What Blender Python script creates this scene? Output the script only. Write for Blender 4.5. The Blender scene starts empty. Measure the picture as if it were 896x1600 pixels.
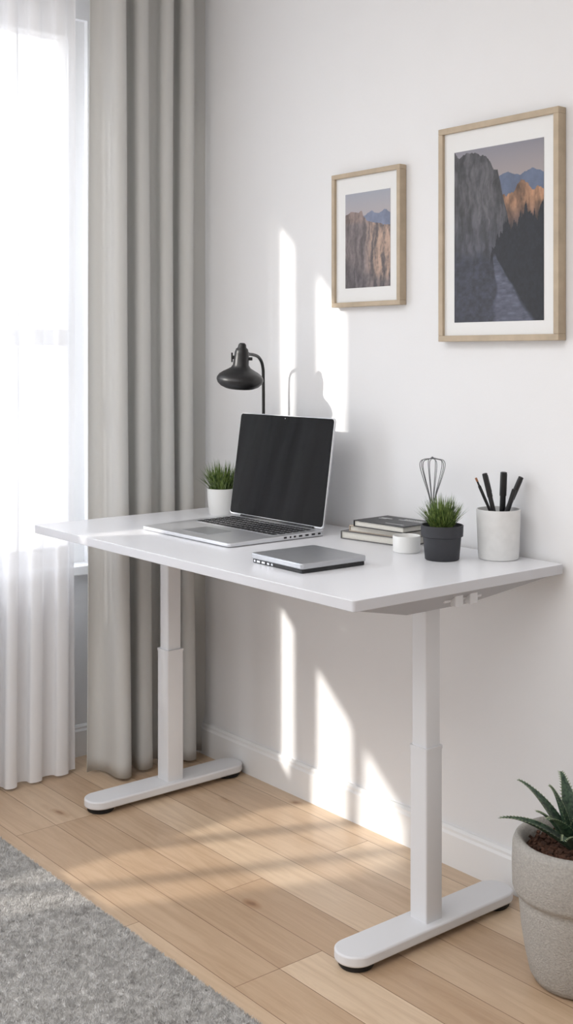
import bpy, bmesh, math, random
import numpy as np
from mathutils import Vector, Matrix, Quaternion
random.seed(7); np.random.seed(7)
S = bpy.context.scene
COL = S.collection

# ------------------------------------------------------------ helpers
def lin(c):
    c = c/255.0
    return c/12.92 if c <= 0.04045 else ((c+0.055)/1.055)**2.4
def rgb(r, g, b): return (lin(r), lin(g), lin(b), 1.0)

def mat(name, col, rough=0.5, metal=0.0, spec=0.5, noise=0.0, nscale=40, bump=0.0, bscale=200, coat=0.0, bdist=0.002):
    m = bpy.data.materials.new(name); m.use_nodes = True
    nt = m.node_tree; p = nt.nodes['Principled BSDF']
    p.inputs['Base Color'].default_value = col
    p.inputs['Roughness'].default_value = rough
    p.inputs['Metallic'].default_value = metal
    p.inputs['Specular IOR Level'].default_value = spec
    p.inputs['Coat Weight'].default_value = coat
    tc = nt.nodes.new('ShaderNodeTexCoord')
    if noise > 0:
        n = nt.nodes.new('ShaderNodeTexNoise'); n.inputs['Scale'].default_value = nscale; n.inputs['Detail'].default_value = 5
        nt.links.new(tc.outputs['Object'], n.inputs['Vector'])
        r = nt.nodes.new('ShaderNodeValToRGB')
        a = [max(0, c*(1-noise)) for c in col[:3]]+[1]; b = [min(1, c*(1+noise)) for c in col[:3]]+[1]
        r.color_ramp.elements[0].color = a; r.color_ramp.elements[1].color = b
        r.color_ramp.elements[0].position = 0.3; r.color_ramp.elements[1].position = 0.7
        nt.links.new(n.outputs['Fac'], r.inputs['Fac']); nt.links.new(r.outputs['Color'], p.inputs['Base Color'])
    if bump > 0:
        n2 = nt.nodes.new('ShaderNodeTexNoise'); n2.inputs['Scale'].default_value = bscale; n2.inputs['Detail'].default_value = 4
        nt.links.new(tc.outputs['Object'], n2.inputs['Vector'])
        bp = nt.nodes.new('ShaderNodeBump'); bp.inputs['Strength'].default_value = bump; bp.inputs['Distance'].default_value = bdist
        nt.links.new(n2.outputs['Fac'], bp.inputs['Height']); nt.links.new(bp.outputs['Normal'], p.inputs['Normal'])
    return m

ORG = {}
def place(ob, parent, c):
    ob.location = c
    if parent is not None:
        ob.parent = parent
        ob.matrix_parent_inverse = Matrix.Translation(-ORG[parent.name])
    COL.objects.link(ob)
    ORG[ob.name] = Vector(c)

def root(name, loc, label, category, group=None):
    o = bpy.data.objects.new(name, None); o.empty_display_size = 0.05
    place(o, None, Vector(loc))
    o['label'] = label; o['category'] = category
    if group: o['group'] = group
    return o

def finish(name, bm, material, parent=None, smooth=False, bevel=0.0, bseg=2, label=None, category=None, kind=None, group=None, angle=40):
    me = bpy.data.meshes.new(name)
    bmesh.ops.recalc_face_normals(bm, faces=bm.faces)
    bm.to_mesh(me); bm.free()
    co = np.empty(len(me.vertices)*3); me.vertices.foreach_get('co', co); co = co.reshape(-1, 3)
    mn, mx = co.min(0), co.max(0)
    c = Vector(((mn[0]+mx[0])/2, (mn[1]+mx[1])/2, mn[2]))
    me.transform(Matrix.Translation(-c))
    if isinstance(material, (list, tuple)):
        for m in material: me.materials.append(m)
    else: me.materials.append(material)
    ob = bpy.data.objects.new(name, me)
    place(ob, parent, c)
    if bevel > 0:
        b = ob.modifiers.new('bevel', 'BEVEL'); b.width = bevel; b.segments = bseg; b.limit_method = 'ANGLE'; b.angle_limit = math.radians(40)
    if smooth:
        for p in me.polygons: p.use_smooth = True
        try: me.set_sharp_from_angle(angle=math.radians(angle))
        except Exception: pass
    if label: ob['label'] = label
    if category: ob['category'] = category
    if kind: ob['kind'] = kind
    if group: ob['group'] = group
    return ob

def box(bm, x0, x1, y0, y1, z0, z1, M=None):
    vs = [Vector(p) for p in [(x0,y0,z0),(x1,y0,z0),(x1,y1,z0),(x0,y1,z0),(x0,y0,z1),(x1,y0,z1),(x1,y1,z1),(x0,y1,z1)]]
    if M is not None: vs = [M @ v for v in vs]
    v = [bm.verts.new(p) for p in vs]
    for f in [(0,3,2,1),(4,5,6,7),(0,1,5,4),(1,2,6,5),(2,3,7,6),(3,0,4,7)]:
        bm.faces.new([v[i] for i in f])

def rrect(cx, cy, w, d, r, seg=6):
    pts = []
    for (sx, sy, a0) in [(1,1,0),(-1,1,90),(-1,-1,180),(1,-1,270)]:
        for i in range(seg+1):
            a = math.radians(a0+90*i/seg)
            pts.append((cx+sx*(w/2-r)+r*math.cos(a), cy+sy*(d/2-r)+r*math.sin(a)))
    return pts

def prism(bm, pts, z0, z1, M=None, side_mi=0):
    lo = [Vector((x, y, z0)) for x, y in pts]; hi = [Vector((x, y, z1)) for x, y in pts]
    if M is not None: lo = [M @ v for v in lo]; hi = [M @ v for v in hi]
    lo = [bm.verts.new(v) for v in lo]; hi = [bm.verts.new(v) for v in hi]
    f = bm.faces.new(lo[::-1]); f.material_index = side_mi
    bm.faces.new(hi)
    n = len(pts)
    for i in range(n):
        f = bm.faces.new([lo[i], lo[(i+1) % n], hi[(i+1) % n], hi[i]]); f.material_index = side_mi

def lathe(bm, prof, c=(0,0,0), seg=48, M=None, mi=0):
    rings = []
    for r, z in prof:
        if r < 1e-6:
            p = Vector((0, 0, z)); p = (M @ p) if M is not None else p + Vector(c)
            rings.append([bm.verts.new(p)])
        else:
            ring = []
            for i in range(seg):
                a = 2*math.pi*i/seg
                p = Vector((r*math.cos(a), r*math.sin(a), z)); p = (M @ p) if M is not None else p + Vector(c)
                ring.append(bm.verts.new(p))
            rings.append(ring)
    for a, b in zip(rings[:-1], rings[1:]):
        for i in range(seg):
            j = (i+1) % seg
            if len(a) == 1 and len(b) == 1: continue
            if len(a) == 1: f = bm.faces.new([a[0], b[j], b[i]])
            elif len(b) == 1: f = bm.faces.new([a[i], a[j], b[0]])
            else: f = bm.faces.new([a[i], a[j], b[j], b[i]])
            f.material_index = mi

def tube(bm, pts, rad, seg=10, cap=True):
    pts = [Vector(p) for p in pts]
    n = len(pts); rings = []
    rads = rad if isinstance(rad, (list, tuple)) else [rad]*n
    up = Vector((0.123, 0.31, 0.94)).normalized()
    t0 = (pts[1]-pts[0]).normalized()
    u = t0.cross(up); 
    if u.length < 1e-3: u = t0.cross(Vector((1,0,0)))
    u.normalize()
    for i in range(n):
        t = (pts[min(i+1, n-1)]-pts[max(i-1, 0)]).normalized()
        u = (u - t*u.dot(t)).normalized(); w = t.cross(u)
        rings.append([bm.verts.new(pts[i]+(u*math.cos(2*math.pi*k/seg)+w*math.sin(2*math.pi*k/seg))*rads[i]) for k in range(seg)])
    for a, b in zip(rings[:-1], rings[1:]):
        for i in range(seg):
            j = (i+1) % seg
            bm.faces.new([a[i], a[j], b[j], b[i]])
    if cap:
        bm.faces.new(rings[0][::-1]); bm.faces.new(rings[-1])

def bez(pts, n=24):
    P = [Vector(p) for p in pts]; P = [P[0]*2-P[1]]+P+[P[-1]*2-P[-2]]
    out = []
    for k in range(1, len(P)-2):
        for i in range(n):
            t = i/n; a, b, c, d = P[k-1], P[k], P[k+1], P[k+2]
            out.append(0.5*((2*b)+(c-a)*t+(2*a-5*b+4*c-d)*t*t+(3*b-a-3*c+d)*t**3))
    out.append(P[-2]); return out

# ------------------------------------------------------------ materials
M_wall = mat('wall_paint', rgb(238, 238, 239), 0.85, spec=0.2, noise=0.012, nscale=3, bump=0.08, bscale=180)
M_ceil = mat('ceiling_paint', rgb(240, 240, 240), 0.9, spec=0.2)
M_trim = mat('trim_paint', rgb(243, 243, 243), 0.45)
M_desk = mat('desk_laminate', rgb(240, 240, 243), 0.28, spec=0.5, noise=0.01, nscale=5)
M_edge = mat('desk_edge_shade', rgb(206, 206, 210), 0.4)  # desktop sides and underside coloured greyer: their shading put into the colour
M_metalw = mat('white_powder_coat', rgb(224, 224, 226), 0.42, bump=0.05, bscale=900)
M_greyp = mat('grey_powder_coat', rgb(172, 172, 176), 0.45)
M_rub = mat('black_rubber', rgb(24, 24, 25), 0.7)
M_black = mat('matte_black_metal', rgb(21, 21, 23), 0.40, spec=0.45)
M_silver = mat('aluminium', rgb(216, 217, 220), 0.35, metal=0.7)
M_silver2 = mat('brushed_silver', rgb(184, 186, 190), 0.34, metal=0.75, noise=0.03, nscale=60)
M_key = mat('key_plastic', rgb(30, 30, 32), 0.5)
M_screen = mat('black_glass', rgb(6, 6, 7), 0.06, spec=0.15)
M_white_cer = mat('white_ceramic', rgb(238, 238, 236), 0.35)
M_mottle = mat('mottled_ceramic', rgb(226, 226, 225), 0.5, noise=0.035, nscale=50, bump=0.08, bscale=160)
M_darkpot = mat('charcoal_ceramic', rgb(52, 53, 58), 0.6, noise=0.06, nscale=90)
M_soil = mat('potting_soil', rgb(58, 42, 32), 0.95, noise=0.4, nscale=150, bump=0.8, bscale=200)
M_bark = mat('bark_chips', rgb(84, 56, 42), 0.9, noise=0.45, nscale=90, bump=0.6, bscale=160)
M_wood = mat('oak_frame', rgb(184, 167, 144), 0.55, noise=0.10, nscale=30)
M_matb = mat('mat_board', rgb(234, 234, 233), 0.8)
M_paper = mat('page_block', rgb(220, 217, 208), 0.8, noise=0.04, nscale=300)
M_bkgrey = mat('book_cover_grey', rgb(108, 106, 106), 0.5)
M_bkcream = mat('book_cover_cream', rgb(190, 176, 160), 0.6)
M_bkdark = mat('book_cover_dark', rgb(30, 30, 34), 0.4, noise=0.2, nscale=20)
M_ink = mat('cover_lettering', rgb(205, 205, 205), 0.5)
M_wire = mat('steel_wire', rgb(110, 110, 112), 0.3, metal=0.9)
M_pen = mat('black_pen_plastic', rgb(22, 22, 24), 0.35)
M_pentip = mat('copper_tip', rgb(170, 120, 90), 0.4, metal=0.5)
M_port = mat('port_dark', rgb(24, 24, 26), 0.5)
M_deck = mat('keyboard_well', rgb(190, 191, 194), 0.4, metal=0.4)

def leafmat(name, c1, c2, scale=60, rough=0.5):
    m = mat(name, c1, rough); nt = m.node_tree; p = nt.nodes['Principled BSDF']
    tc = nt.nodes.new('ShaderNodeTexCoord'); n = nt.nodes.new('ShaderNodeTexNoise'); n.inputs['Scale'].default_value = scale
    r = nt.nodes.new('ShaderNodeValToRGB'); r.color_ramp.elements[0].color = c1; r.color_ramp.elements[1].color = c2
    r.color_ramp.elements[0].position = 0.35; r.color_ramp.elements[1].position = 0.65
    nt.links.new(tc.outputs['Object'], n.inputs['Vector']); nt.links.new(n.outputs['Fac'], r.inputs['Fac']); nt.links.new(r.outputs['Color'], p.inputs['Base Color'])
    return m
M_grass = leafmat('grass_blades', rgb(58, 84, 36), rgb(128, 148, 78), 90)
M_aloe = leafmat('aloe_leaf', rgb(30, 52, 40), rgb(76, 100, 76), 150, 0.42)
M_tooth = mat('aloe_teeth', rgb(140, 152, 120), 0.5)

M_conc = mat('rough_stoneware', rgb(174, 170, 164), 0.92, spec=0.2, noise=0.13, nscale=210, bump=1.0, bscale=280, bdist=0.002)

def fabric(name, col, trans, transp, bump=0.3, tcol=None):
    m = bpy.data.materials.new(name); m.use_nodes = True; nt = m.node_tree
    for n in list(nt.nodes): nt.nodes.remove(n)
    out = nt.nodes.new('ShaderNodeOutputMaterial')
    d = nt.nodes.new('ShaderNodeBsdfDiffuse'); d.inputs['Color'].default_value = col
    t = nt.nodes.new('ShaderNodeBsdfTranslucent'); t.inputs['Color'].default_value = tcol or col
    mx = nt.nodes.new('ShaderNodeMixShader'); mx.inputs['Fac'].default_value = trans
    nt.links.new(d.outputs[0], mx.inputs[1]); nt.links.new(t.outputs[0], mx.inputs[2])
    tc = nt.nodes.new('ShaderNodeTexCoord'); w = nt.nodes.new('ShaderNodeTexNoise'); w.inputs['Scale'].default_value = 500
    nt.links.new(tc.outputs['Object'], w.inputs['Vector'])
    b = nt.nodes.new('ShaderNodeBump'); b.inputs['Strength'].default_value = bump; b.inputs['Distance'].default_value = 0.0006
    nt.links.new(w.outputs['Fac'], b.inputs['Height']); nt.links.new(b.outputs[0], d.inputs['Normal'])
    last = mx
    if transp > 0:
        tr = nt.nodes.new('ShaderNodeBsdfTransparent')
        m2 = nt.nodes.new('ShaderNodeMixShader'); m2.inputs['Fac'].default_value = transp
        nt.links.new(mx.outputs[0], m2.inputs[1]); nt.links.new(tr.outputs[0], m2.inputs[2]); last = m2
    nt.links.new(last.outputs[0], out.inputs[0]); return m
M_curt = fabric('linen_curtain', rgb(225, 224, 221), 0.23, 0)
M_sheer = fabric('sheer_voile', rgb(247, 247, 249), 0.10, 0.10)
M_sunblock = fabric('sun_block_fabric', rgb(235, 235, 232), 0.3, 0)

M_glass = bpy.data.materials.new('window_glass'); M_glass.use_nodes = True
nt = M_glass.node_tree
for n in list(nt.nodes): nt.nodes.remove(n)
o = nt.nodes.new('ShaderNodeOutputMaterial'); a = nt.nodes.new('ShaderNodeBsdfTransparent'); g = nt.nodes.new('ShaderNodeBsdfGlossy'); g.inputs['Roughness'].default_value = 0.02
mx = nt.nodes.new('ShaderNodeMixShader'); mx.inputs[0].default_value = 0.05
nt.links.new(a.outputs[0], mx.inputs[1]); nt.links.new(g.outputs[0], mx.inputs[2]); nt.links.new(mx.outputs[0], o.inputs[0])

# floor: oak planks along X
M_floor = bpy.data.materials.new('oak_planks'); M_floor.use_nodes = True
nt = M_floor.node_tree; p = nt.nodes['Principled BSDF']; L = nt.links.new
tc = nt.nodes.new('ShaderNodeTexCoord')
br = nt.nodes.new('ShaderNodeTexBrick'); br.offset = 0.37; br.offset_frequency = 3; br.squash = 1
br.inputs['Scale'].default_value = 1.0; br.inputs['Brick Width'].default_value = 0.95; br.inputs['Row Height'].default_value = 0.115
br.inputs['Mortar Size'].default_value = 0.0009; br.inputs['Mortar Smooth'].default_value = 0.3
br.inputs['Color1'].default_value = rgb(190, 161, 132); br.inputs['Color2'].default_value = rgb(219, 195, 167); br.inputs['Mortar'].default_value = rgb(128, 98, 72)
L(tc.outputs['Object'], br.inputs['Vector'])
mp = nt.nodes.new('ShaderNodeMapping'); mp.inputs['Scale'].default_value = (1.2, 13, 1); L(tc.outputs['Object'], mp.inputs['Vector'])
vm = nt.nodes.new('ShaderNodeVectorMath'); vm.operation = 'ADD'; L(mp.outputs[0], vm.inputs[0])
sc = nt.nodes.new('ShaderNodeVectorMath'); sc.operation = 'SCALE'; sc.inputs['Scale'].default_value = 60
L(br.outputs['Color'], sc.inputs[0]); L(sc.outputs[0], vm.inputs[1])
gn = nt.nodes.new('ShaderNodeTexNoise'); gn.inputs['Scale'].default_value = 1.7; gn.inputs['Detail'].default_value = 8; gn.inputs['Roughness'].default_value = 0.65; gn.inputs['Distortion'].default_value = 1.8
L(vm.outputs[0], gn.inputs['Vector'])
gr = nt.nodes.new('ShaderNodeValToRGB'); gr.color_ramp.elements[0].position = 0.32; gr.color_ramp.elements[0].color = (0.74, 0.66, 0.58, 1); gr.color_ramp.elements[1].position = 0.60; gr.color_ramp.elements[1].color = (1.04, 1.03, 1.02, 1)
L(gn.outputs['Fac'], gr.inputs['Fac'])
mm = nt.nodes.new('ShaderNodeMix'); mm.data_type = 'RGBA'; mm.blend_type = 'MULTIPLY'; mm.inputs[0].default_value = 0.62
L(br.outputs['Color'], mm.inputs[6]); L(gr.outputs[0], mm.inputs[7])
mp2 = nt.nodes.new('ShaderNodeMapping'); mp2.inputs['Scale'].default_value = (2.0, 4.6, 1); L(tc.outputs['Object'], mp2.inputs['Vector'])
wob = nt.nodes.new('ShaderNodeTexNoise'); wob.inputs['Scale'].default_value = 12; L(tc.outputs['Object'], wob.inputs['Vector'])
wa = nt.nodes.new('ShaderNodeMix'); wa.data_type = 'RGBA'; wa.inputs[0].default_value = 0.12; L(mp2.outputs[0], wa.inputs[6]); L(wob.outputs['Color'], wa.inputs[7])
vo = nt.nodes.new('ShaderNodeTexVoronoi'); vo.inputs['Scale'].default_value = 1.9; L(wa.outputs[2], vo.inputs['Vector'])
kr = nt.nodes.new('ShaderNodeValToRGB'); kr.color_ramp.elements[0].position = 0.025; kr.color_ramp.elements[0].color = (0.42, 0.27, 0.18, 1); kr.color_ramp.elements[1].position = 0.13; kr.color_ramp.elements[1].color = (1, 1, 1, 1)
x = kr.color_ramp.elements.new(0.055); x.color = (0.74, 0.62, 0.52, 1)
L(vo.outputs['Distance'], kr.inputs['Fac'])
m3 = nt.nodes.new('ShaderNodeMix'); m3.data_type = 'RGBA'; m3.blend_type = 'MULTIPLY'; m3.inputs[0].default_value = 0.8
L(mm.outputs[2], m3.inputs[6]); L(kr.outputs[0], m3.inputs[7]); L(m3.outputs[2], p.inputs['Base Color'])
p.inputs['Roughness'].default_value = 0.34; p.inputs['Specular IOR Level'].default_value = 0.5
bp = nt.nodes.new('ShaderNodeBump'); bp.inputs['Strength'].default_value = 0.4; bp.inputs['Distance'].default_value = 0.002; bp.invert = True
L(br.outputs['Fac'], bp.inputs['Height']); L(bp.outputs[0], p.inputs['Normal'])

# ------------------------------------------------------------ room shell
RX, FY, CZ = 4.7, -4.5, 2.6
WY0, WY1, WZ0, WZ1 = -3.3, -0.29, 0.60, 2.30
def shell(name, boxes, m, bevel=0):
    bm = bmesh.new()
    for b in boxes: box(bm, *b)
    return finish(name, bm, m, kind='structure', bevel=bevel)
fl = bmesh.new(); box(fl, -0.15, RX+0.15, FY-0.15, 0.15, -0.1, 0)
fo = finish('floor', fl, M_floor, kind='structure')
shell('ceiling', [(-0.15, RX+0.15, FY-0.15, 0.15, CZ, CZ+0.1)], M_ceil)
shell('wall_back', [(0, RX, 0, 0.15, 0, CZ)], M_wall)
shell('wall_right', [(RX, RX+0.15, FY-0.15, 0.15, 0, CZ)], M_wall)
shell('wall_front', [(0, RX, FY-0.15, FY, 0, CZ)], M_wall)
shell('wall_left', [(-0.15, 0, FY-0.15, 0.15, 0, WZ0-0.03), (-0.15, 0, FY-0.15, 0.15, WZ1, CZ),
                    (-0.15, 0, FY-0.15, WY0, WZ0-0.03, WZ1), (-0.15, 0, WY1, 0.15, WZ0-0.03, WZ1)], M_wall)
def baseboard(name, x0, x1, y0, y1, side):
    bm = bmesh.new()
    if side == 'y':
        prof = [(0, 0), (-0.014, 0), (-0.014, 0.078), (-0.010, 0.084), (-0.010, 0.090), (-0.006, 0.096), (0, 0.096)]
        A = [bm.verts.new((x0, a, z)) for a, z in prof]; B = [bm.verts.new((x1, a, z)) for a, z in prof]
    else:
        prof = [(0, 0), (0.014, 0), (0.014, 0.078), (0.010, 0.084), (0.010, 0.090), (0.006, 0.096), (0, 0.096)]
        A = [bm.verts.new((a, y0, z)) for a, z in prof]; B = [bm.verts.new((a, y1, z)) for a, z in prof]
    n = len(prof)
    for i in range(n): bm.faces.new([A[i], A[(i+1) % n], B[(i+1) % n], B[i]])
    bm.faces.new(A); bm.faces.new(B[::-1])
    finish(name, bm, M_trim, kind='structure')
baseboard('baseboard_back', 0.014, RX, 0, 0, 'y')
baseboard('baseboard_left', 0, 0, FY, 0, 'x')

# window
win = bpy.data.objects.new('window_1', None); win['kind'] = 'structure'; place(win, None, Vector((-0.05, (WY0+WY1)/2, WZ0)))
bm = bmesh.new(); fx0, fx1 = -0.09, -0.02; w = 0.055
box(bm, fx0, fx1, WY0, WY1, WZ1-w, WZ1); box(bm, fx0, fx1, WY0, WY1, WZ0, WZ0+w)
box(bm, fx0, fx1, WY1-w, WY1, WZ0+w, WZ1-w); box(bm, fx0, fx1, WY0, WY0+w, WZ0+w, WZ1-w)
for y in (-0.78, -1.285, -1.785): box(bm, fx0, fx1, y-0.04, y+0.04, WZ0+w, WZ1-w)
for y in (-2.29, -2.79): box(bm, -0.075, -0.035, y-0.02, y+0.02, WZ0+w, WZ1-w)
box(bm, -0.075, -0.03, -1.245, WY1-w, 1.28, 1.33)
box(bm, -0.080, -0.025, WY0+w, -1.325, 1.14, 1.33)  # thicker rail added out of view to cut the sun patches
wf = finish('window_frame', bm, M_trim, win, kind='structure')
bm = bmesh.new(); box(bm, -0.15, 0.05, WY0-0.03, WY1+0.03, WZ0-0.03, WZ0); finish('window_sill', bm, M_trim, win, bevel=0.004, kind='structure')
bm = bmesh.new(); box(bm, -0.058, -0.054, WY0+w, WY1-w, WZ0+w, WZ1-w); finish('window_glass', bm, M_glass, win, kind='structure')
bl = root('sun_block_blind', (-0.012, -2.68, 1.13), 'unseen added fabric blind blocking sun over half the window', 'blind')  # added out of view to keep sun from the upper panes
bm = bmesh.new(); box(bm, -0.0125, -0.0115, WY0+0.01, -2.07, 1.14, 2.27); finish('sun_block_fabric', bm, M_sunblock, bl)
bm = bmesh.new(); tube(bm, [(-0.012, WY0+0.01, 1.136), (-0.012, -2.07, 1.136)], 0.007, 10); finish('bottom_bar', bm, M_trim, bl, smooth=True)
bm = bmesh.new(); tube(bm, [(-0.010, WY0+0.005, 2.27), (-0.010, -2.065, 2.27)], 0.02, 16); finish('roller', bm, M_trim, bl, smooth=True)

# ------------------------------------------------------------ curtains
def curtain(name, x0, A, ya, yb, folds, z0, z1, m, label, nS=340, nZ=60, seed=0, omega=0.010, thick=0.0015, xend=None, p0=0.0, irr=0.03, drift=0.25):
    rnd = random.Random(seed)
    bm = bmesh.new(); g = []
    ph = [rnd.uniform(0, 6.28) for _ in range(4)]
    for j in range(nZ+1):
        z = z0+(z1-z0)*j/nZ; row = []; h = (z-z0)/(z1-z0)
        lim = -0.018 if z < 0.13 else -0.004
        for i in range(nS+1):
            s = i/nS
            p = p0+2*math.pi*folds*(s+irr*math.sin(5.1*s+ph[0])+0.5*irr*math.sin(11*s+ph[1])-irr*math.sin(ph[0])-0.5*irr*math.sin(ph[1])) + drift*math.sin(1.3*z+ph[2]+3*s)*min(1, 6*s)
            amp = A*(1-0.25*h)*(0.85+0.25*math.sin(7*s+ph[3]))
            X = x0+amp*math.cos(p)+0.06*A*math.sin(z*3+9*s)
            Y = ya+(yb-ya)*s+omega*math.sin(2*p)*(1-0.3*h)
            if xend is not None:
                k = max(0, (s-0.9)/0.1); k = k*k*(3-2*k); X = X*(1-k)+xend*k; Y = Y*(1-k)+lim*k
            row.append(bm.verts.new((X, min(Y, lim), z)))
        g.append(row)
    for j in range(nZ):
        for i in range(nS):
            bm.faces.new([g[j][i], g[j][i+1], g[j+1][i+1], g[j+1][i]])
    ob = finish(name, bm, m, smooth=True, label=label, category='curtain', angle=180)
    if thick > 0:
        s = ob.modifiers.new('solid', 'SOLIDIFY'); s.thickness = thick; s.offset = 0
    return ob
curtain('curtain', 0.232, 0.056, -0.385, -0.03, 3.9, 0.010, 2.46, M_curt, 'heavy light grey linen curtain in deep vertical folds beside the window', seed=12, xend=0.236, omega=0.011, p0=math.pi*0.9, irr=0.045, drift=0.35)
curtain('sheer_curtain', 0.135, 0.022, -1.07, -0.408, 8.0, 0.008, 2.46, M_sheer, 'translucent white sheer curtain hanging in front of the window', seed=8, omega=0.007, thick=0, irr=0.04, drift=0.6)
rod = root('curtain_rod', (0.17, -2, 2.47), 'white double curtain rod fixed above the window', 'curtain rod')
bm = bmesh.new(); tube(bm, [(0.232, -3.5, 2.475), (0.232, -0.01, 2.475)], 0.012); finish('rod', bm, M_trim, rod, smooth=True)
bm = bmesh.new(); tube(bm, [(0.135, -3.5, 2.475), (0.135, -0.01, 2.475)], 0.010); finish('rod', bm, M_trim, rod, smooth=True)
for y in (-3.3, -1.8, -0.2):
    bm = bmesh.new(); box(bm, 0.0, 0.245, y-0.01, y+0.01, 2.485, 2.50); finish('bracket', bm, M_trim, rod)

# ------------------------------------------------------------ desk
TZ = 0.7855
DX0, DX1 = 0.328, 1.627
desk = root('standing_desk', (0.98, -0.3, 0), 'white height-adjustable desk with two telescopic legs against the wall', 'desk')
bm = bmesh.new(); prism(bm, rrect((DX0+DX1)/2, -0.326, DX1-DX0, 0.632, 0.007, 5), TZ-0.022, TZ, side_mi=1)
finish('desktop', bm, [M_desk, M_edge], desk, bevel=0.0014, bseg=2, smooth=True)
bm = bmesh.new()
box(bm, 0.50, 1.40, -0.31, -0.25, TZ-0.06, TZ-0.0225)
finish('crossbeam', bm, M_greyp, desk, bevel=0.003)
for (lx, ly, fy0, fy1, ws, tx0, tx1, bx0, bx1) in ((0.432, -0.264, -0.538, -0.018, 0.054, 0.350, 0.52, 0.385, 0.49), (1.486, -0.302, -0.552, -0.040, 0.050, 1.41, 1.615, 1.44, 1.555)):
    bm = bmesh.new(); prism(bm, rrect(lx, ly, ws, ws, 0.004, 3), 0.036, 0.402)
    leg = finish('leg', bm, M_metalw, desk, smooth=True)
    bm = bmesh.new(); prism(bm, rrect(lx, ly, ws+0.003, ws+0.003, 0.005, 3), 0.402, 0.409); finish('collar', bm, M_metalw, leg, smooth=True)
    bm = bmesh.new(); prism(bm, rrect(lx, ly, 0.044, 0.044, 0.004, 3), 0.409, TZ-0.028); finish('inner_column', bm, M_metalw, leg, smooth=True)
    bm = bmesh.new(); prism(bm, rrect(lx, (fy0+fy1)/2, 0.088, fy1-fy0, 0.043, 10), 0.014, 0.036)
    finish('foot', bm, M_metalw, leg, bevel=0.004, bseg=3, smooth=True)
    for y in (fy0+0.045, fy1-0.045):
        bm = bmesh.new(); lathe(bm, [(0, 0), (0.034, 0), (0.037, 0.004), (0.037, 0.0145), (0, 0.0145)], (lx, y, 0), 32)
        finish('rubber_pad', bm, M_rub, leg, smooth=True)
    bm = bmesh.new(); zt, zb = TZ-0.0225, TZ-0.068
    P = [(tx0, -0.630, zt), (tx1, -0.630, zt), (tx1, -0.022, zt), (tx0, -0.022, zt), (bx0, -0.43, zb), (bx1, -0.43, zb), (bx1, -0.24, zb), (bx0, -0.24, zb)]
    v = [bm.verts.new(q) for q in P]
    for f in [(0, 1, 2, 3), (7, 6, 5, 4), (0, 4, 5, 1), (1, 5, 6, 2), (2, 6, 7, 3), (3, 7, 4, 0)]: bm.faces.new([v[i] for i in f])
    finish('support_arm', bm, M_greyp, desk, bevel=0.0015)
bm = bmesh.new(); box(bm, 1.566, 1.586, -0.35, -0.235, TZ-0.050, TZ-0.036)
clip = finish('mounting_clip', bm, M_metalw, desk, bevel=0.002)
for ya in (-0.330, -0.285):
    bm = bmesh.new(); box(bm, 1.582, 1.598, ya, ya+0.024, TZ-0.058, TZ-0.0225); finish('clip_lug', bm, M_metalw, clip, bevel=0.002)

# ------------------------------------------------------------ laptop
lap = root('laptop', (0.78, -0.305, TZ), 'open silver laptop with black screen and black keys on the desk', 'laptop')
x0, x1, y0, y1 = 0.592, 0.984, -0.462, -0.155
bm = bmesh.new()
pts = rrect((x0+x1)/2, (y0+y1)/2, x1-x0, y1-y0, 0.012, 5)
prism(bm, pts, TZ+0.0015, TZ+0.0155)
for v in bm.verts:
    if v.co.z > TZ+0.01: v.co.z -= 0.005*(y1-v.co.y)/(y1-y0)
base = finish('base', bm, M_silver, lap, bevel=0.002, smooth=True)
def topz(y): return TZ+0.0155-0.005*(y1-y)/(y1-y0)
slope = math.atan(0.005/(y1-y0))
def deckM(x, y): return Matrix.Translation((x, y, topz(y))) @ Matrix.Rotation(slope, 4, 'X')
LX = (x0+x1)/2
bm = bmesh.new(); prism(bm, rrect(0, 0, 0.352, 0.136, 0.006, 3), -0.0004, 0.0004, deckM(LX+0.004, -0.241)); finish('keyboard_deck', bm, M_deck, base)
bm = bmesh.new()
ky = -0.243
for r in range(6):
    yy = -0.0535+0.0215*r; kh = 0.0158 if r < 5 else 0.011
    if r == 0:
        xs = [(-0.160, .0162), (-0.139, .0162), (-0.118, .0162), (-0.0955, .021), (-0.027, .105), (0.042, .021), (0.065, .0162), (0.0865, .0162), (0.108, .0162), (0.1295, .0162), (0.1525, .021)]
    else:
        xs = [(-0.161+0.0215*i, 0.0162) for i in range(16)]
    for (xx, kw) in xs:
        prism(bm, rrect(xx, yy, kw, kh, 0.002, 2), 0.0004, 0.0014, deckM(LX+0.004, ky))
finish('keyboard', bm, M_key, base)
bm = bmesh.new(); prism(bm, rrect(0, 0, 0.115, 0.078, 0.004, 3), 0.0001, 0.0005, deckM(LX-0.008, -0.382)); finish('trackpad', bm, M_silver2, base)
for yy, ww in ((-0.175, .009), (-0.195, .011), (-0.216, .011), (-0.237, .011), (-0.256, .007), (-0.270, .005), (-0.287, .009)):
    bm = bmesh.new(); box(bm, x1-0.0005, x1+0.0004, yy-ww/2, yy+ww/2, TZ+0.0060, TZ+0.0105)
    finish('port', bm, M_port, base)
lean = Vector((0, 0.145, 0.989)).normalized(); nor = Vector((1, 0, 0)).cross(lean)
LM = Matrix.Translation((0.779, -0.160, TZ+0.016)) @ Matrix(((1, lean.x, nor.x), (0, lean.y, nor.y), (0, lean.z, nor.z))).to_4x4()
bm = bmesh.new(); prism(bm, rrect(0, 0.1445, 0.404, 0.287, 0.010, 5), -0.006, 0.0, LM); lid = finish('lid', bm, M_silver, lap, bevel=0.0012, smooth=True)
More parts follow.
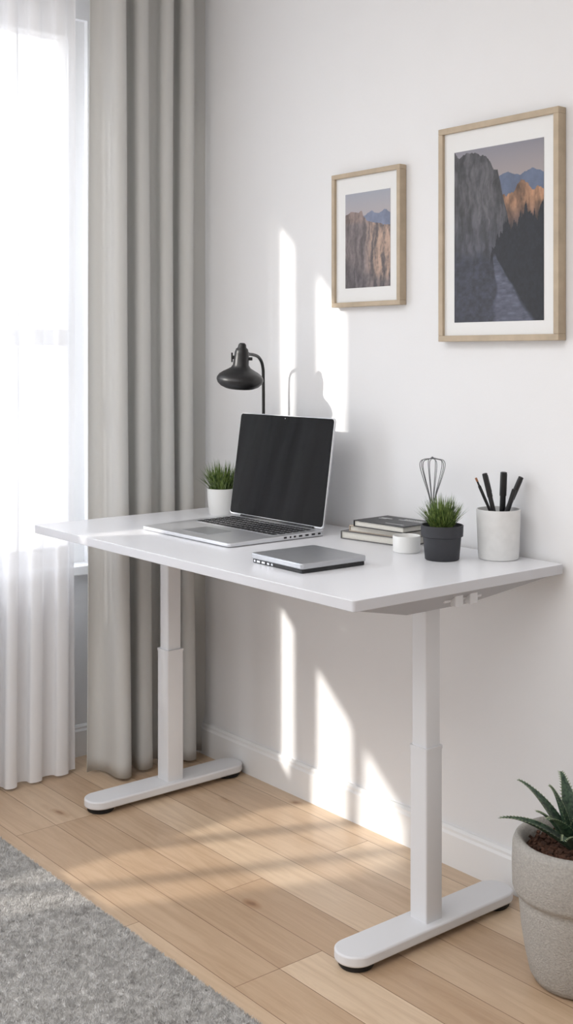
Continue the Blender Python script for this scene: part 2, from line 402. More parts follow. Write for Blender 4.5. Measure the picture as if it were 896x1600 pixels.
bm = bmesh.new(); prism(bm, rrect(0, 0.1455, 0.399, 0.280, 0.008, 4), 0.0, 0.0010, LM); finish('screen', bm, M_screen, lid)
bm = bmesh.new(); lathe(bm, [(0, 0), (0.0013, 0), (0.0013, 0.0003), (0, 0.0003)], seg=12, M=LM @ Matrix.Translation((0, 0.279, 0.0010))); finish('webcam', bm, M_silver2, lid)
bm = bmesh.new(); tube(bm, [(x0+0.04, -0.160, TZ+0.0160), (x1-0.04, -0.160, TZ+0.0160)], 0.0045, 12); finish('hinge', bm, M_port, lap, smooth=True)

# ------------------------------------------------------------ portable drive
dr = root('external_drive', (1.27, -0.45, TZ), 'flat silver external drive with black underside lying on the desk', 'external drive')
DM = Matrix.Translation((1.264, -0.448, TZ)) @ Matrix.Rotation(math.radians(-1.5), 4, 'Z')
bm = bmesh.new(); prism(bm, rrect(0, 0, 0.182, 0.178, 0.006, 4), 0.0, 0.009, DM); body = finish('lower_case', bm, M_port, dr, bevel=0.0015)
bm = bmesh.new(); prism(bm, rrect(0, 0, 0.187, 0.183, 0.008, 4), 0.009, 0.0215, DM); finish('upper_case', bm, M_silver2, dr, bevel=0.002, smooth=True)
for xx, ww in ((-0.080, .006), (-0.066, .012), (-0.048, .012), (-0.030, .008), (-0.016, .006)):
    bm = bmesh.new(); box(bm, xx-ww/2, xx+ww/2, -0.0898, -0.0885, 0.0025, 0.0070, DM)
    finish('port', bm, M_silver, body)

# ------------------------------------------------------------ books
def book(fx, fy, ang, L, D, z, T, mc, label):
    r = root('book', (fx, fy, z), label, 'book', 'books stacked on the desk')
    BM = Matrix.Translation((fx, fy, z)) @ Matrix.Rotation(math.radians(ang), 4, 'Z')
    bm = bmesh.new()
    box(bm, 0, L, 0, D, 0, 0.002, BM); box(bm, 0, L, 0, D, T-0.002, T, BM); box(bm, 0, 0.002, 0, D, 0.002, T-0.002, BM)
    c = finish('cover', bm, mc, r, bevel=0.0006)
    bm = bmesh.new(); box(bm, 0.002, L-0.004, 0.004, D-0.004, 0.002, T-0.002, BM); finish('pages', bm, M_paper, r)
    return r, BM, c
book(1.040, -0.152, 8, 0.208, 0.118, TZ+0.0005, 0.020, M_bkgrey, 'grey hardcover book with white pages at the bottom of the stack')
book(1.062, -0.143, 6, 0.185, 0.112, TZ+0.0208, 0.015, M_bkcream, 'thin cream hardcover book in the middle of the stack')
_, BM, cv = book(1.086, -0.150, 3, 0.168, 0.125, TZ+0.0361, 0.016, M_bkdark, 'dark hardcover book with pale lettering on top of the stack')
T = 0.016
for grp in (((0.02, 0.055, 0.080, 0.086), (0.02, 0.045, 0.070, 0.074)), ((0.075, 0.15, 0.085, 0.089),) + tuple((0.085+i*0.008, 0.090+i*0.008, 0.094, 0.104) for i in range(8)), ((0.09, 0.15, 0.020, 0.023),)):
    bm = bmesh.new()
    for (a, b, c, d) in grp: box(bm, a, b, c, d, T, T+0.0003, BM)
    finish('lettering', bm, M_ink, cv)

# ------------------------------------------------------------ small white cup
cup = root('tealight_holder', (1.292, -0.168, TZ), 'small low white ceramic tealight holder in front of the books', 'candle holder')
bm = bmesh.new(); lathe(bm, [(0, 0), (0.029, 0), (0.032, 0.003), (0.033, 0.038), (0.0325, 0.0395), (0.0312, 0.0395), (0.0305, 0.037), (0.028, 0.006), (0, 0.006)], (1.292, -0.168, TZ), 48)
finish('holder_body', bm, M_white_cer, cup, smooth=True)
bm = bmesh.new(); lathe(bm, [(0, 0.006), (0.0272, 0.006), (0.0272, 0.010), (0, 0.009)], (1.292, -0.168, TZ), 32); finish('wax', bm, mat('candle_wax', rgb(176, 158, 132), 0.5), cup, smooth=True)

# ------------------------------------------------------------ potted grasses
def grass(parent, cx, cy, z, n, H, R, seed, m):
    rnd = random.Random(seed); bm = bmesh.new()
    for _ in range(n):
        a = rnd.uniform(0, 6.283); rr = rnd.uniform(0, 1)**0.6*R*0.55
        bx, by = cx+rr*math.cos(a), cy+rr*math.sin(a)
        a2 = a+rnd.uniform(-0.6, 0.6); out = rnd.uniform(0.0, 1.0)**0.8*R*1.0
        h = H*rnd.uniform(0.55, 1.08)*(1-0.35*(out/R)**2); wd = rnd.uniform(0.0010, 0.0021)
        side = Vector((-math.sin(a2+rnd.uniform(-1, 1)), math.cos(a2), 0)).normalized()
        prev = None
        for k in range(6):
            t = k/5
            c = Vector((bx+math.cos(a2)*out*t**1.3, by+math.sin(a2)*out*t**1.3, z+h*(t-0.14*t*t*(out/R))))
            ww = wd*(1-t**2)
            if k == 5: cur = [bm.verts.new(c)]
            else: cur = [bm.verts.new(c-side*ww), bm.verts.new(c+side*ww)]
            if prev:
                if len(cur) == 2: bm.faces.new([prev[0], prev[1], cur[1], cur[0]])
                else: bm.faces.new([prev[0], prev[1], cur[0]])
            prev = cur
    return finish('grass', bm, m, parent, smooth=True, angle=180)
gp = root('potted_grass', (0.483, -0.121, TZ), 'small green grass plant in a white ceramic pot behind the laptop', 'potted plant')
bm = bmesh.new(); lathe(bm, [(0, 0), (0.033, 0), (0.035, 0.002), (0.040, 0.045), (0.0415, 0.076), (0.0405, 0.077), (0.038, 0.077), (0.0375, 0.068), (0.036, 0.066)], (0.483, -0.121, TZ))
finish('pot', bm, M_white_cer, gp, smooth=True)
bm = bmesh.new(); lathe(bm, [(0, 0.069), (0.0375, 0.067), (0.0375, 0.06), (0, 0.06)], (0.483, -0.121, TZ)); finish('soil', bm, M_soil, gp)
grass(gp, 0.483, -0.121, TZ+0.066, 520, 0.096, 0.056, 1, M_grass)
gx, gy = 1.414, -0.176
gp = root('potted_grass', (gx, gy, TZ), 'small green grass plant in a charcoal grey pot on the desk', 'potted plant')
bm = bmesh.new(); lathe(bm, [(0, 0), (0.037, 0), (0.039, 0.002), (0.0435, 0.052), (0.0475, 0.054), (0.0485, 0.078), (0.0475, 0.079), (0.045, 0.079), (0.0440, 0.070), (0.042, 0.068)], (gx, gy, TZ))
finish('pot', bm, M_darkpot, gp, smooth=True)
bm = bmesh.new(); lathe(bm, [(0, 0.071), (0.044, 0.069), (0.044, 0.06), (0, 0.06)], (gx, gy, TZ)); finish('soil', bm, M_soil, gp)
grass(gp, gx, gy, TZ+0.068, 540, 0.082, 0.046, 2, M_grass)

# ------------------------------------------------------------ whisk
wx, wy = 1.286, -0.074
wk = root('whisk', (wx, wy, TZ), 'steel wire whisk standing upright behind the charcoal plant pot', 'whisk')
bm = bmesh.new(); lathe(bm, [(0, 0), (0.012, 0), (0.012, 0.003), (0.0045, 0.006), (0.004, 0.06), (0.0055, 0.100), (0.0055, 0.107), (0, 0.107)], (wx, wy, TZ), 24); finish('handle', bm, M_wire, wk, smooth=True)
bm = bmesh.new()
for k in range(5):
    a = math.pi*k/5+0.2; dx, dy = math.cos(a), math.sin(a)
    R = 0.031-0.0008*k
    pr = [(-0.004, .102), (-0.010, .130), (-R*0.75, .168), (-R, .196), (-R*0.9, .210), (-R*0.45, .214), (0, .2145+0.0012*k), (R*0.45, .214), (R*0.9, .210), (R, .196), (R*0.75, .168), (0.010, .130), (0.004, .102)]
    tube(bm, bez([(wx+r*dx, wy+r*dy, TZ+z) for r, z in pr], 5), 0.0009, 6)
finish('wire_loops', bm, M_wire, wk, smooth=True)

# ------------------------------------------------------------ pen cup and pens
px, py = 1.487, -0.067
pc = root('pen_cup', (px, py, TZ), 'mottled white ceramic cylinder cup holding black pens', 'pen holder')
bm = bmesh.new(); lathe(bm, [(0, 0), (0.043, 0), (0.0455, 0.002), (0.047, 0.02), (0.0505, 0.112), (0.050, 0.1135), (0.0475, 0.1135), (0.0470, 0.111), (0.042, 0.012), (0, 0.012)], (px, py, TZ), 56)
finish('cup_body', bm, M_mottle, pc, smooth=True)
def pen(bx, by, tx, ty, tz, r, label, kind):
    b = Vector((px+bx, py+by, TZ+0.0135)); t = Vector((px+tx, py+ty, TZ+tz))
    d = (t-b); Ln = d.length; d.normalize()
    q = Vector((0, 0, 1)).rotation_difference(d).to_matrix().to_4x4(); PM = Matrix.Translation(b) @ q
    rt = root('pen', b, label, 'pen', 'black pens in the cup')
    bm = bmesh.new(); lathe(bm, [(0, 0), (r*0.8, 0.001), (r*0.85, 0.02), (r*0.85, Ln-0.055), (0, Ln-0.055)], seg=20, M=PM); finish('barrel', bm, M_pen, rt, smooth=True)
    bm = bmesh.new()
    if kind == 'cap': lathe(bm, [(0, Ln-0.055), (r, Ln-0.055), (r*1.0, Ln-0.01), (r*0.95, Ln-0.001), (r*0.6, Ln), (0, Ln)], seg=20, M=PM)
    else: lathe(bm, [(0, Ln-0.055), (r*0.9, Ln-0.055), (r*0.9, Ln-0.018), (r*0.6, Ln-0.015), (r*0.5, Ln-0.002), (0, Ln)], seg=20, M=PM)
    cp = finish('pen_cap', bm, M_pen, rt, smooth=True)
    if kind == 'cap':
        bm = bmesh.new(); box(bm, -0.0012, 0.0012, r*0.95, r*1.4, Ln-0.045, Ln-0.006, PM); finish('clip', bm, M_pen, cp)
    else:
        bm = bmesh.new(); lathe(bm, [(0, Ln-0.006), (r*0.65, Ln-0.006), (r*0.65, Ln+0.003), (0, Ln+0.004)], seg=16, M=PM); finish('tip', bm, M_pentip, cp, smooth=True)
def cr(a, b): return (0.631*a-0.776*b, 0.776*a+0.631*b)
for (ba, bb, ta, tb, tz, r, lb, k) in (
    (0.022, 0.0, -0.049, 0.010, 0.180, 0.0040, 'slim black pen with copper tip in the cup', 'tip'),
    (0.008, -0.022, -0.034, -0.012, 0.196, 0.0062, 'black capped marker leaning in the cup', 'cap'),
    (0.010, 0.024, 0.0155, 0.018, 0.196, 0.0080, 'thick black capped marker upright in the cup', 'cap'),
    (-0.010, -0.006, 0.034, -0.012, 0.160, 0.0052, 'short black pen leaning in the cup', 'cap'),
    (-0.018, 0.016, 0.053, 0.004, 0.186, 0.0062, 'black capped marker leaning outward in the cup', 'cap')):
    b_ = cr(ba, bb); t_ = cr(ta, tb); pen(b_[0], b_[1], t_[0], t_[1], tz, r, lb, k)

# ------------------------------------------------------------ desk lamp
lp = root('desk_lamp', (0.618, -0.070, TZ), 'matte black desk lamp with domed shade standing behind the laptop', 'lamp')
bm = bmesh.new(); lathe(bm, [(0, 0), (0.058, 0), (0.060, 0.003), (0.059, 0.012), (0.05, 0.016), (0.01, 0.019), (0, 0.019)], (0.618, -0.070, TZ)); finish('base', bm, M_black, lp, smooth=True)
bm = bmesh.new(); tube(bm, bez([(0.618, -0.070, TZ+0.018), (0.618, -0.070, 1.0), (0.617, -0.070, 1.17), (0.619, -0.074, 1.218), (0.628, -0.093, 1.242), (0.642, -0.124, 1.251), (0.662, -0.168, 1.253)], 12), 0.0046, 12); finish('pole', bm, M_black, lp, smooth=True)
hx, hy, hz = 0.677, -0.200, 1.160
HM = Matrix.Translation((hx, hy, hz)) @ Matrix.Rotation(math.radians(7), 4, Vector((0.631, 0.776, 0))) @ Matrix.Rotation(math.radians(4), 4, Vector((-0.776, 0.631, 0)))
bm = bmesh.new(); lathe(bm, [(0.038, 0.0015), (0.041, 0.0005), (0.053, 0.006), (0.0610, 0.014), (0.0645, 0.023), (0.0635, 0.029), (0.058, 0.037), (0.048, 0.044), (0.037, 0.050), (0.0275, 0.056), (0.0220, 0.064), (0.0195, 0.098), (0.0165, 0.108), (0.0120, 0.112), (0.0105, 0.120), (0.007, 0.124), (0, 0.125), (0, 0.117), (0.012, 0.103), (0.0175, 0.064), (0.034, 0.047), (0.045, 0.041), (0.055, 0.034), (0.0610, 0.027), (0.0615, 0.023), (0.058, 0.016), (0.050, 0.009), (0.038, 0.0015)], seg=56, M=HM)
sh = finish('lamp_shade', bm, M_black, lp, smooth=True)
bm = bmesh.new(); lathe(bm, [(0, 0.012), (0.012, 0.016), (0.020, 0.028), (0.018, 0.042), (0.012, 0.052), (0.012, 0.075), (0, 0.075)], seg=24, M=HM); finish('bulb', bm, mat('bulb_glass', rgb(235, 232, 224), 0.2), sh, smooth=True)
q = HM @ Vector((0, 0, 0.085)); cr_ = Vector((0.631, 0.776, 0))
bm = bmesh.new(); tube(bm, [(0.656, -0.155, 1.253), (0.664, -0.172, 1.251), q+Vector((-0.006, 0.012, 0.0))], 0.0068, 12)
tube(bm, [q+cr_*0.017-Vector((0,0,0.004)), q+cr_*0.030-Vector((0,0,0.004))], 0.0045, 12)
finish('swivel_joint', bm, M_black, sh, smooth=True)
bm = bmesh.new(); tube(bm, [q-cr_*0.018, q-cr_*0.027], 0.005, 12); tube(bm, [q-cr_*0.026+Vector((0, 0, -0.013)), q-cr_*0.026+Vector((0, 0, 0.013))], 0.0024, 8)
finish('thumb_screw', bm, M_black, sh, smooth=True)

# ------------------------------------------------------------ pictures
def vnoise(u, v, fx, fy, seed, octv=4):
    rs = np.random.RandomState(seed); out = np.zeros_like(u); amp = 1; tot = 0
    for o in range(octv):
        nx, ny = int(fx*2**o)+2, int(fy*2**o)+2; G = rs.rand(ny+1, nx+1)
        x = u*fx*2**o; y = v*fy*2**o; xi = np.clip(x.astype(int), 0, nx-1); yi = np.clip(y.astype(int), 0, ny-1)
        tx = x-xi; ty = y-yi; tx = tx*tx*(3-2*tx); ty = ty*ty*(3-2*ty)
        val = (G[yi, xi]*(1-tx)+G[yi, xi+1]*tx)*(1-ty)+(G[yi+1, xi]*(1-tx)+G[yi+1, xi+1]*tx)*ty
        out += val*amp; tot += amp; amp *= 0.55
    return out/tot
def C(*a): return np.array(a, float)
def rocky(u, v, s, fx=22, fy=6):
    w = vnoise(u, v, 5, 7, s+40, 3)-.5
    a = vnoise(np.clip(u+0.10*w, 0, 1), v, fx, fy, s, 5); b = vnoise(u, v, 34, 40, s+1, 3)
    r = np.clip((a-.5)*2.6+.5, 0, 1)*0.75+0.25*np.clip((b-.5)*2+.5, 0, 1)
    return r[..., None]
def paintA(u, v):
    def n(fx, fy, s, o=4): return vnoise(u, v, fx, fy, s, o)
    def ridge(pts, rough, seed, f=14):
        x, y = zip(*pts); b = np.interp(u, x, y)
        return b+rough*(vnoise(u, u*0, f, 1, seed, 5)-0.5)
    one = np.ones(u.shape+(3,)); img = np.empty(u.shape+(3,))
    t = np.clip((v-0.8)/0.2, 0, 1)[..., None]
    img[:] = C(182, 170, 168)*(1-t)+C(152, 150, 160)*t
    def put(mask, col): img[mask] = col[mask]
    far = ridge([(0, .8), (.5, .82), (.62, .845), (.75, .815), (.88, .84), (1, .82)], 0.05, 11, 6)
    c = C(104, 116, 142)*one*(0.85+0.3*n(12, 12, 3)[..., None]); put(v < far, c)
    og = ridge([(0, .6), (.50, .66), (.56, .73), (.66, .715), (.76, .775), (.86, .745), (1, .72)], 0.07, 12, 16)
    st = rocky(u, v, 5, 16, 7); c = C(208, 156, 120)*(0.42+0.60*st)*one
    k = np.clip((0.66-v)/0.12, 0, 1)[..., None]; c = c*(1-k)+C(92, 76, 74)*k*(0.5+0.6*st); put(v < og, c)
    lc = ridge([(0, .99), (.06, .965), (.14, .985), (.24, .97), (.30, .945), (.40, .93), (.46, .87), (.5, .855), (.53, .79), (.56, .70), (.60, .62), (.64, .5), (.7, 0)], 0.05, 13, 12)
    st = rocky(u, v, 8, 24, 7); big = n(6, 5, 9, 3)[..., None]
    c = C(116, 114, 119)*one*(0.44+0.48*st+0.25*(big-.3))
    k = np.clip((0.66-v)/0.45, 0, 1)[..., None]; c = c*(1-k)+C(68, 70, 83)*k*(0.62+0.5*st); put(v < lc, c)
    fur = 0.10*(vnoise(u, u*0, 60, 1, 14, 2)-0.5)+0.05*(vnoise(u, u*0, 12, 1, 15, 2)-.5)
    x, y = zip(*[(0, .0), (.35, .20), (.44, .40), (.50, .50), (.6, .55), (.7, .56), (.82, .62), (.92, .59), (1, .64)]); tr = np.interp(u, x, y)+fur
    dens = n(45, 45, 16, 3)[..., None]; c = C(32, 34, 42)*(0.6+0.7*dens)*one; put((v < tr) & (u > .42-0.1*(v-.3)), c)
    fl = ridge([(0, .42), (.3, .40), (.45, .36), (.6, .27), (.7, .14), (.8, .05), (1, -.05)], 0.06, 17, 14)
    g = n(26, 50, 17, 4)[..., None]; c = C(62, 64, 77)*(0.6+0.7*g)*one
    k = np.clip((fl-v)/0.05, 0, 1)[..., None]; img[:] = img*(1-k)+c*k
    cx = np.interp(v, [0, .1, .2, .3, .38], [.68, .62, .58, .50, .46])+0.04*(n(2, 10, 21, 3)-.5); wd = np.interp(v, [0, .2, .38], [.24, .10, .016])
    k = np.clip((1.0-np.abs(u-cx)/wd)*4, 0, 1)*np.clip((.39-v)/.03, 0, 1)*np.clip(0.65+0.9*(n(14, 70, 18, 3)-.3), 0, 1)
    c = C(118, 122, 144)*(0.75+0.4*n(14, 70, 19, 3)[..., None])*one; k = (k*0.8)[..., None]; img[:] = img*(1-k)+c*k
    return img*0.86+C(150, 150, 158)*0.045
def paintB(u, v):
    def n(fx, fy, s, o=4): return vnoise(u, v, fx, fy, s, o)
    def ridge(pts, rough, seed, f=14):
        x, y = zip(*pts); b = np.interp(u, x, y)
        return b+rough*(vnoise(u, u*0, f, 1, seed, 5)-0.5)
    one = np.ones(u.shape+(3,)); img = np.empty(u.shape+(3,)); t = np.clip((v-0.75)/0.25, 0, 1)[..., None]
    img[:] = C(184, 176, 178)*(1-t)+C(168, 172, 184)*t
    far = ridge([(0, .7), (.45, .74), (.6, .79), (.75, .765), (.88, .81), (1, .75)], 0.05, 31, 6)
    c = C(122, 132, 158)*(0.85+0.3*n(12, 12, 33)[..., None])*one; m = v < far; img[m] = c[m]
    m1 = ridge([(0, .77), (.1, .80), (.38, .795), (.41, .75), (.5, .70), (.62, .67), (.8, .65), (1, .62)], 0.04, 32, 20)
    st = rocky(u, v, 35, 16, 4); big = n(7, 3, 36, 3)[..., None]
    c = C(138, 126, 126)*(0.52+0.45*st+.2*big)*one
    kr = 0.9*np.clip((u-.42)/.2, 0, 1)[..., None]*np.clip(st*2.0-.40, 0, 1); c = c*(1-kr)+C(212, 176, 152)*(0.62+.40*st)*kr
    kt = 0.6*np.clip((v-.66)/.05, 0, 1)[..., None]*np.clip((.5-u)/.1, 0, 1)[..., None]; c = c*(1-kt)+C(176, 148, 134)*(.6+.4*st)*kt
    kb = np.clip((.22-v+0.3*(big[..., 0]-.5))/.12, 0, 1)[..., None]; c = c*(1-.75*kb)+C(96, 90, 94)*.75*kb*(.6+.6*st)
    m = v < m1; img[m] = c[m]
    return img*0.82+C(168, 164, 168)*0.14
def picture(x0, x1, z0, z1, px0, px1, pz0, pz1, depth, mw, painter, nu, nv, label):
    r = root('picture_frame', ((x0+x1)/2, -0.001, z0), label, 'picture')
    Y1, Y0 = -0.001, -depth
    bm = bmesh.new()
    box(bm, x0, x1, Y0, Y1, z0, z0+mw); box(bm, x0, x1, Y0, Y1, z1-mw, z1); box(bm, x0, x0+mw, Y0, Y1, z0+mw, z1-mw); box(bm, x1-mw, x1, Y0, Y1, z0+mw, z1-mw)
    finish('frame_moulding', bm, M_wood, r, bevel=0.0012)
    bm = bmesh.new(); ym = Y0+0.008
    a, b, c, d = x0+mw, x1-mw, z0+mw, z1-mw
    box(bm, a, b, ym, ym+0.003, c, d)
    finish('mat_board', bm, M_matb, r)
    U, V = np.meshgrid(np.linspace(0, 1, nu), np.linspace(0, 1, nv))
    img = np.clip(painter(U, V), 0, 255)/255.0
    linc = np.where(img <= 0.04045, img/12.92, ((img+0.055)/1.055)**2.4)
    me = bpy.data.meshes.new('print')
    xs = (px0+(px1-px0)*U).ravel()-(px0+px1)/2; zs = (pz0+(pz1-pz0)*V).ravel()-pz0
    co = np.stack([xs, np.zeros_like(xs), zs], 1)
    idx = np.arange(nu*nv).reshape(nv, nu)
    F = np.stack([idx[:-1, :-1].ravel(), idx[:-1, 1:].ravel(), idx[1:, 1:].ravel(), idx[1:, :-1].ravel()], 1)
    me.from_pydata(co.tolist(), [], F.tolist())
    at = me.color_attributes.new('paint', 'FLOAT_COLOR', 'POINT')
    cc = np.ones((nu*nv, 4)); cc[:, :3] = linc.reshape(-1, 3); at.data.foreach_set('color', cc.ravel())
    m = mat('landscape_print', (0.5, 0.5, 0.5, 1), 0.4, spec=0.3); q = m.node_tree.nodes.new('ShaderNodeAttribute'); q.attribute_name = 'paint'
    m.node_tree.links.new(q.outputs['Color'], m.node_tree.nodes['Principled BSDF'].inputs['Base Color'])
    me.materials.append(m)
    ob = bpy.data.objects.new('print', me); place(ob, r, Vector(((px0+px1)/2, ym-0.0006, pz0)))
picture(1.261, 1.626, 1.283, 1.803, 1.308, 1.580, 1.329, 1.741, 0.028, 0.0145, paintA, 260, 390, 'large oak-framed photo of dusky cliffs above a river')
picture(0.860, 1.124, 1.379, 1.738, 0.909, 1.082, 1.429, 1.681, 0.025, 0.0125, paintB, 160, 230, 'small oak-framed photo of sunlit canyon cliffs on the wall')

# ------------------------------------------------------------ aloe planter
ax, ay = 1.812, -0.205
al = root('potted_aloe', (ax, ay, 0), 'spiky green aloe in a rough beige stoneware planter on the floor', 'potted plant')
bm = bmesh.new(); lathe(bm, [(0, 0), (0.072, 0), (0.086, 0.005), (0.095, 0.020), (0.104, 0.06), (0.112, 0.110), (0.1155, 0.150), (0.1160, 0.163), (0.1150, 0.170), (0.118, 0.175), (0.1255, 0.180), (0.1290, 0.188), (0.1300, 0.235), (0.1285, 0.272), (0.124, 0.283), (0.116, 0.286), (0.109, 0.282), (0.106, 0.266), (0.104, 0.240)], (ax, ay, 0), 72)
finish('planter', bm, M_conc, al, smooth=True, angle=80)
bm = bmesh.new(); lathe(bm, [(0, 0.262), (0.05, 0.262), (0.106, 0.255), (0.106, 0.24), (0, 0.24)], (ax, ay, 0), 48)
rnd = random.Random(4)
for _ in range(420):
    a = rnd.uniform(0, 6.28); r_ = 0.1*math.sqrt(rnd.random()); s = rnd.uniform(0.0025, 0.006)
    M_ = Matrix.Translation((ax+r_*math.cos(a), ay+r_*math.sin(a), 0.262+rnd.uniform(-.003, .004))) @ Matrix.Rotation(rnd.uniform(0, 3), 4, Vector((rnd.random(), rnd.random(), rnd.random())).normalized())
    box(bm, -s, s, -s*.7, s*.7, -s*.4, s*.4, M_)
finish('bark_soil', bm, M_bark, al, kind='stuff')
def leaf(bx, by, bz, dirx, diry, reach, rise, droop, wd, seed):
    d = Vector((dirx, diry, 0)).normalized(); s = Vector((-d.y, d.x, 0)); n = 22
    bm = bmesh.new(); rings = []
    for i in range(n+1):
        t = i/n
        c = Vector((bx, by, bz))+d*reach*t+Vector((0, 0, rise*(1-(1-t)**1.6)-droop*t*t))
        w_ = wd*(1-t)**0.7*(0.8+0.35*math.sin(math.pi*min(t*1.3, 1)))+0.0003
        th = w_*0.34
        tan = (d*reach+Vector((0, 0, rise*1.6*(1-t)**.6-2*droop*t))).normalized(); nn = s.cross(tan).normalized()*-1
        if nn.z < 0: nn = -nn
        prof = [(-1, 0.55), (-0.55, -0.1), (0, -0.35), (0.55, -0.1), (1, 0.55), (0.5, -0.75), (0, -1.25), (-0.5, -0.75)]
        rings.append([bm.verts.new(c+s*w_*a+nn*th*b) for a, b in prof])
        if 0 < i < n:
            for sg in (-1, 1):
                e = c+s*w_*0.94*sg+nn*th*0.5; q = e+s*sg*(0.0048)+tan*0.0038
                v = [bm.verts.new(e-tan*0.0022), bm.verts.new(e+tan*0.0022), bm.verts.new(e+nn*0.0012), bm.verts.new(q)]
                for f in ((0, 1, 3), (1, 2, 3), (2, 0, 3), (0, 2, 1)):
                    ff = bm.faces.new([v[k] for k in f]); ff.material_index = 1
    for a, b in zip(rings[:-1], rings[1:]):
        for k in range(8): bm.faces.new([a[k], a[(k+1) % 8], b[(k+1) % 8], b[k]])
    bm.faces.new(rings[0][::-1]); bm.faces.new(rings[-1])
    finish('leaf', bm, [M_aloe, M_tooth], al, smooth=True, angle=50)
Rg = Vector((0.631, 0.776, 0)); Fw = Vector((-0.776, 0.631, 0))
for i, (a, f, reach, rise, droop, wd) in enumerate((
    (-1.0, 0.10, 0.150, 0.078, 0.022, 0.020), (-1.0, 0.55, 0.118, 0.118, 0.0, 0.021), (-0.75, -0.75, 0.105, 0.100, 0.01, 0.022),
    (-0.18, 0.9, 0.075, 0.128, 0.0, 0.021), (0.5, -0.8, 0.11, 0.10, 0.01, 0.022), (1, 0.1, 0.15, 0.08, 0.02, 0.021), (0.9, 0.9, 0.11, 0.11, 0.01, 0.020),
    (0.3, 0.1, 0.035, 0.135, 0.0, 0.019), (-0.5, 0.2, 0.050, 0.120, 0.0, 0.020), (-0.1, -1, 0.085, 0.115, 0.0, 0.021), (-0.9, -0.25, 0.085, 0.085, 0.0, 0.020), (-0.45, -0.9, 0.115, 0.075, 0.015, 0.021))):
    d = Rg*a+Fw*f; dn = d.normalized()
    leaf(ax+dn.x*0.008, ay+dn.y*0.008, 0.262, d.x, d.y, reach, rise, droop, wd, i)

# ------------------------------------------------------------ rug
rx0, rx1, ry0, ry1 = 0.29, 2.75, -2.45, -0.803
M_rug = bpy.data.materials.new('grey_pile'); M_rug.use_nodes = True
nt = M_rug.node_tree; p = nt.nodes['Principled BSDF']; p.inputs['Roughness'].default_value = 0.95; p.inputs['Specular IOR Level'].default_value = 0.1
tc = nt.nodes.new('ShaderNodeTexCoord'); n = nt.nodes.new('ShaderNodeTexNoise'); n.inputs['Scale'].default_value = 70; n.inputs['Detail'].default_value = 4; n.inputs['Roughness'].default_value = 0.7
r = nt.nodes.new('ShaderNodeValToRGB'); r.color_ramp.elements[0].color = rgb(192, 189, 186); r.color_ramp.elements[1].color = rgb(220, 217, 213); r.color_ramp.elements[0].position = .36; r.color_ramp.elements[1].position = .64
nt.links.new(tc.outputs['Object'], n.inputs['Vector']); nt.links.new(n.outputs['Fac'], r.inputs['Fac']); nt.links.new(r.outputs[0], p.inputs['Base Color'])
rug = root('rug', ((rx0+rx1)/2, (ry0+ry1)/2, 0), 'soft grey shaggy rug lying on the wooden floor', 'rug')
bm = bmesh.new(); prism(bm, rrect((rx0+rx1)/2, (ry0+ry1)/2, rx1-rx0-0.003, ry1-ry0-0.003, 0.01, 4), 0.0005, 0.0095); finish('rug_backing', bm, M_rug, rug, bevel=0.002)
def tufts():
    rs = np.random.RandomState(3)
    n1, n2 = 250000, 50000
    X = np.concatenate([rs.uniform(rx0, 1.75, n1), rs.uniform(rx0, rx1, n2)]); Y = np.concatenate([rs.uniform(-1.28, ry1, n1), rs.uniform(ry0, ry1, n2)])
    N = len(X)
    u = (X-rx0)/(rx1-rx0); v = (Y-ry0)/(ry1-ry0)
    cl = vnoise(u, v, 220, 150, 5, 1); c2 = vnoise(u, v, 220, 150, 6, 1)
    H = 0.004+0.003*cl+rs.uniform(0, 0.002, N)
    a = rs.uniform(0, 2*np.pi, N); lx = (cl-.5)*0.006+rs.normal(0, 0.0022, N); ly = (c2-.5)*0.006+rs.normal(0, 0.0022, N)
    w = rs.uniform(0.0008, 0.0015, N)
    P = np.empty((N, 3, 3)); base = np.stack([X, Y, np.full(N, 0.008)], 1); s = np.stack([np.cos(a)*w, np.sin(a)*w, np.zeros(N)], 1)
    P[:, 0] = base-s; P[:, 1] = base+s; P[:, 2] = base+np.stack([lx, ly, H], 1)
    me = bpy.data.meshes.new('pile'); me.vertices.add(3*N); me.loops.add(3*N); me.polygons.add(N)
    c = Vector(((rx0+rx1)/2, (ry0+ry1)/2, 0.008)); P -= np.array(c)
    me.vertices.foreach_set('co', P.ravel()); me.loops.foreach_set('vertex_index', np.arange(3*N, dtype=np.int32))
    me.polygons.foreach_set('loop_start', np.arange(0, 3*N, 3, dtype=np.int32)); me.update(calc_edges=True); me.validate()
    me.materials.append(M_rug)
    ob = bpy.data.objects.new('pile', me); place(ob, rug, c); ob['kind'] = 'stuff'
tufts()

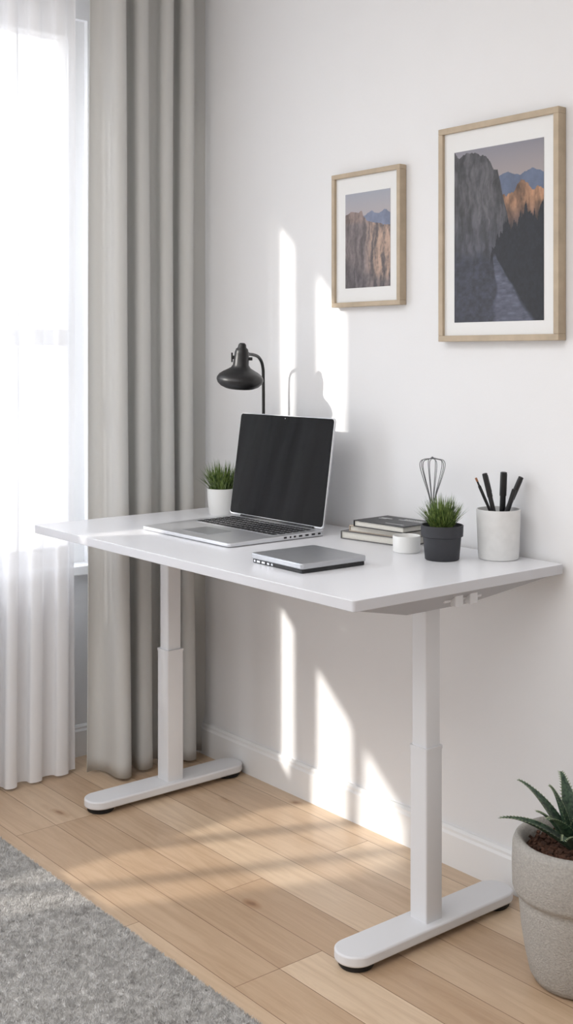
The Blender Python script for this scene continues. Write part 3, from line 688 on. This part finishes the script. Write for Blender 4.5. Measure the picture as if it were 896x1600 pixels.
# ------------------------------------------------------------ light
d = Vector((1.0, 2.3, -0.9)).normalized()
sl = bpy.data.lights.new('sun', 'SUN'); sl.energy = 3.5; sl.angle = math.radians(1.0); sl.color = (1.0, 0.955, 0.89)
so = bpy.data.objects.new('sun', sl); so.rotation_euler = d.to_track_quat('-Z', 'Y').to_euler(); so.location = (-4, -9, 4); COL.objects.link(so)
po = bpy.data.lights.new('window_portal', 'AREA'); po.shape = 'RECTANGLE'; po.size = 3.0; po.size_y = 1.7
pob = bpy.data.objects.new('window_portal', po); pob.location = (-0.14, (WY0+WY1)/2, (WZ0+WZ1)/2)
pob.rotation_euler = (math.radians(90), 0, math.radians(-90)); COL.objects.link(pob)
po.cycles.is_portal = True
cl = bpy.data.lights.new('ceiling_fill', 'AREA'); cl.shape = 'RECTANGLE'; cl.size = 2.6; cl.size_y = 2.2; cl.energy = 46; cl.color = (0.97, 0.985, 1.0)  # unseen fill light added to brighten the room, no fixture
clo = bpy.data.objects.new('ceiling_fill', cl); clo.location = (2.0, -2.7, 2.56); COL.objects.link(clo)

W = bpy.data.worlds.new('sky'); S.world = W; W.use_nodes = True; nt = W.node_tree
bg = nt.nodes['Background']; tc = nt.nodes.new('ShaderNodeTexCoord'); sp = nt.nodes.new('ShaderNodeSeparateXYZ'); r = nt.nodes.new('ShaderNodeValToRGB')
mr = nt.nodes.new('ShaderNodeMapRange'); mr.inputs['From Min'].default_value = -0.5; mr.inputs['From Max'].default_value = 0.8
nt.links.new(tc.outputs['Generated'], sp.inputs[0]); nt.links.new(sp.outputs['Z'], mr.inputs['Value']); nt.links.new(mr.outputs[0], r.inputs['Fac']); nt.links.new(r.outputs[0], bg.inputs['Color'])
e = r.color_ramp.elements; e[0].position = 0.0; e[0].color = (0.55, 0.55, 0.56, 1); e[1].position = 1; e[1].color = (0.72, 0.83, 1.0, 1)
x = e.new(0.37); x.color = (0.80, 0.82, 0.84, 1); x = e.new(0.40); x.color = (0.97, 0.98, 1.0, 1)
bg.inputs['Strength'].default_value = 5.0

# ------------------------------------------------------------ camera
cam = bpy.data.cameras.new('camera'); co = bpy.data.objects.new('camera', cam); COL.objects.link(co); S.camera = co
co.location = (3.28, -2.15, 1.25); co.rotation_euler = (math.radians(90), 0, math.atan2(0.776, 0.631))
cam.sensor_fit = 'VERTICAL'; cam.sensor_height = 24; cam.sensor_width = 24; cam.lens = 24*1849/1600; cam.shift_y = -245/1600
cam.clip_start = 0.05
S.view_settings.view_transform = 'Standard'
S.view_settings.exposure = 0.28
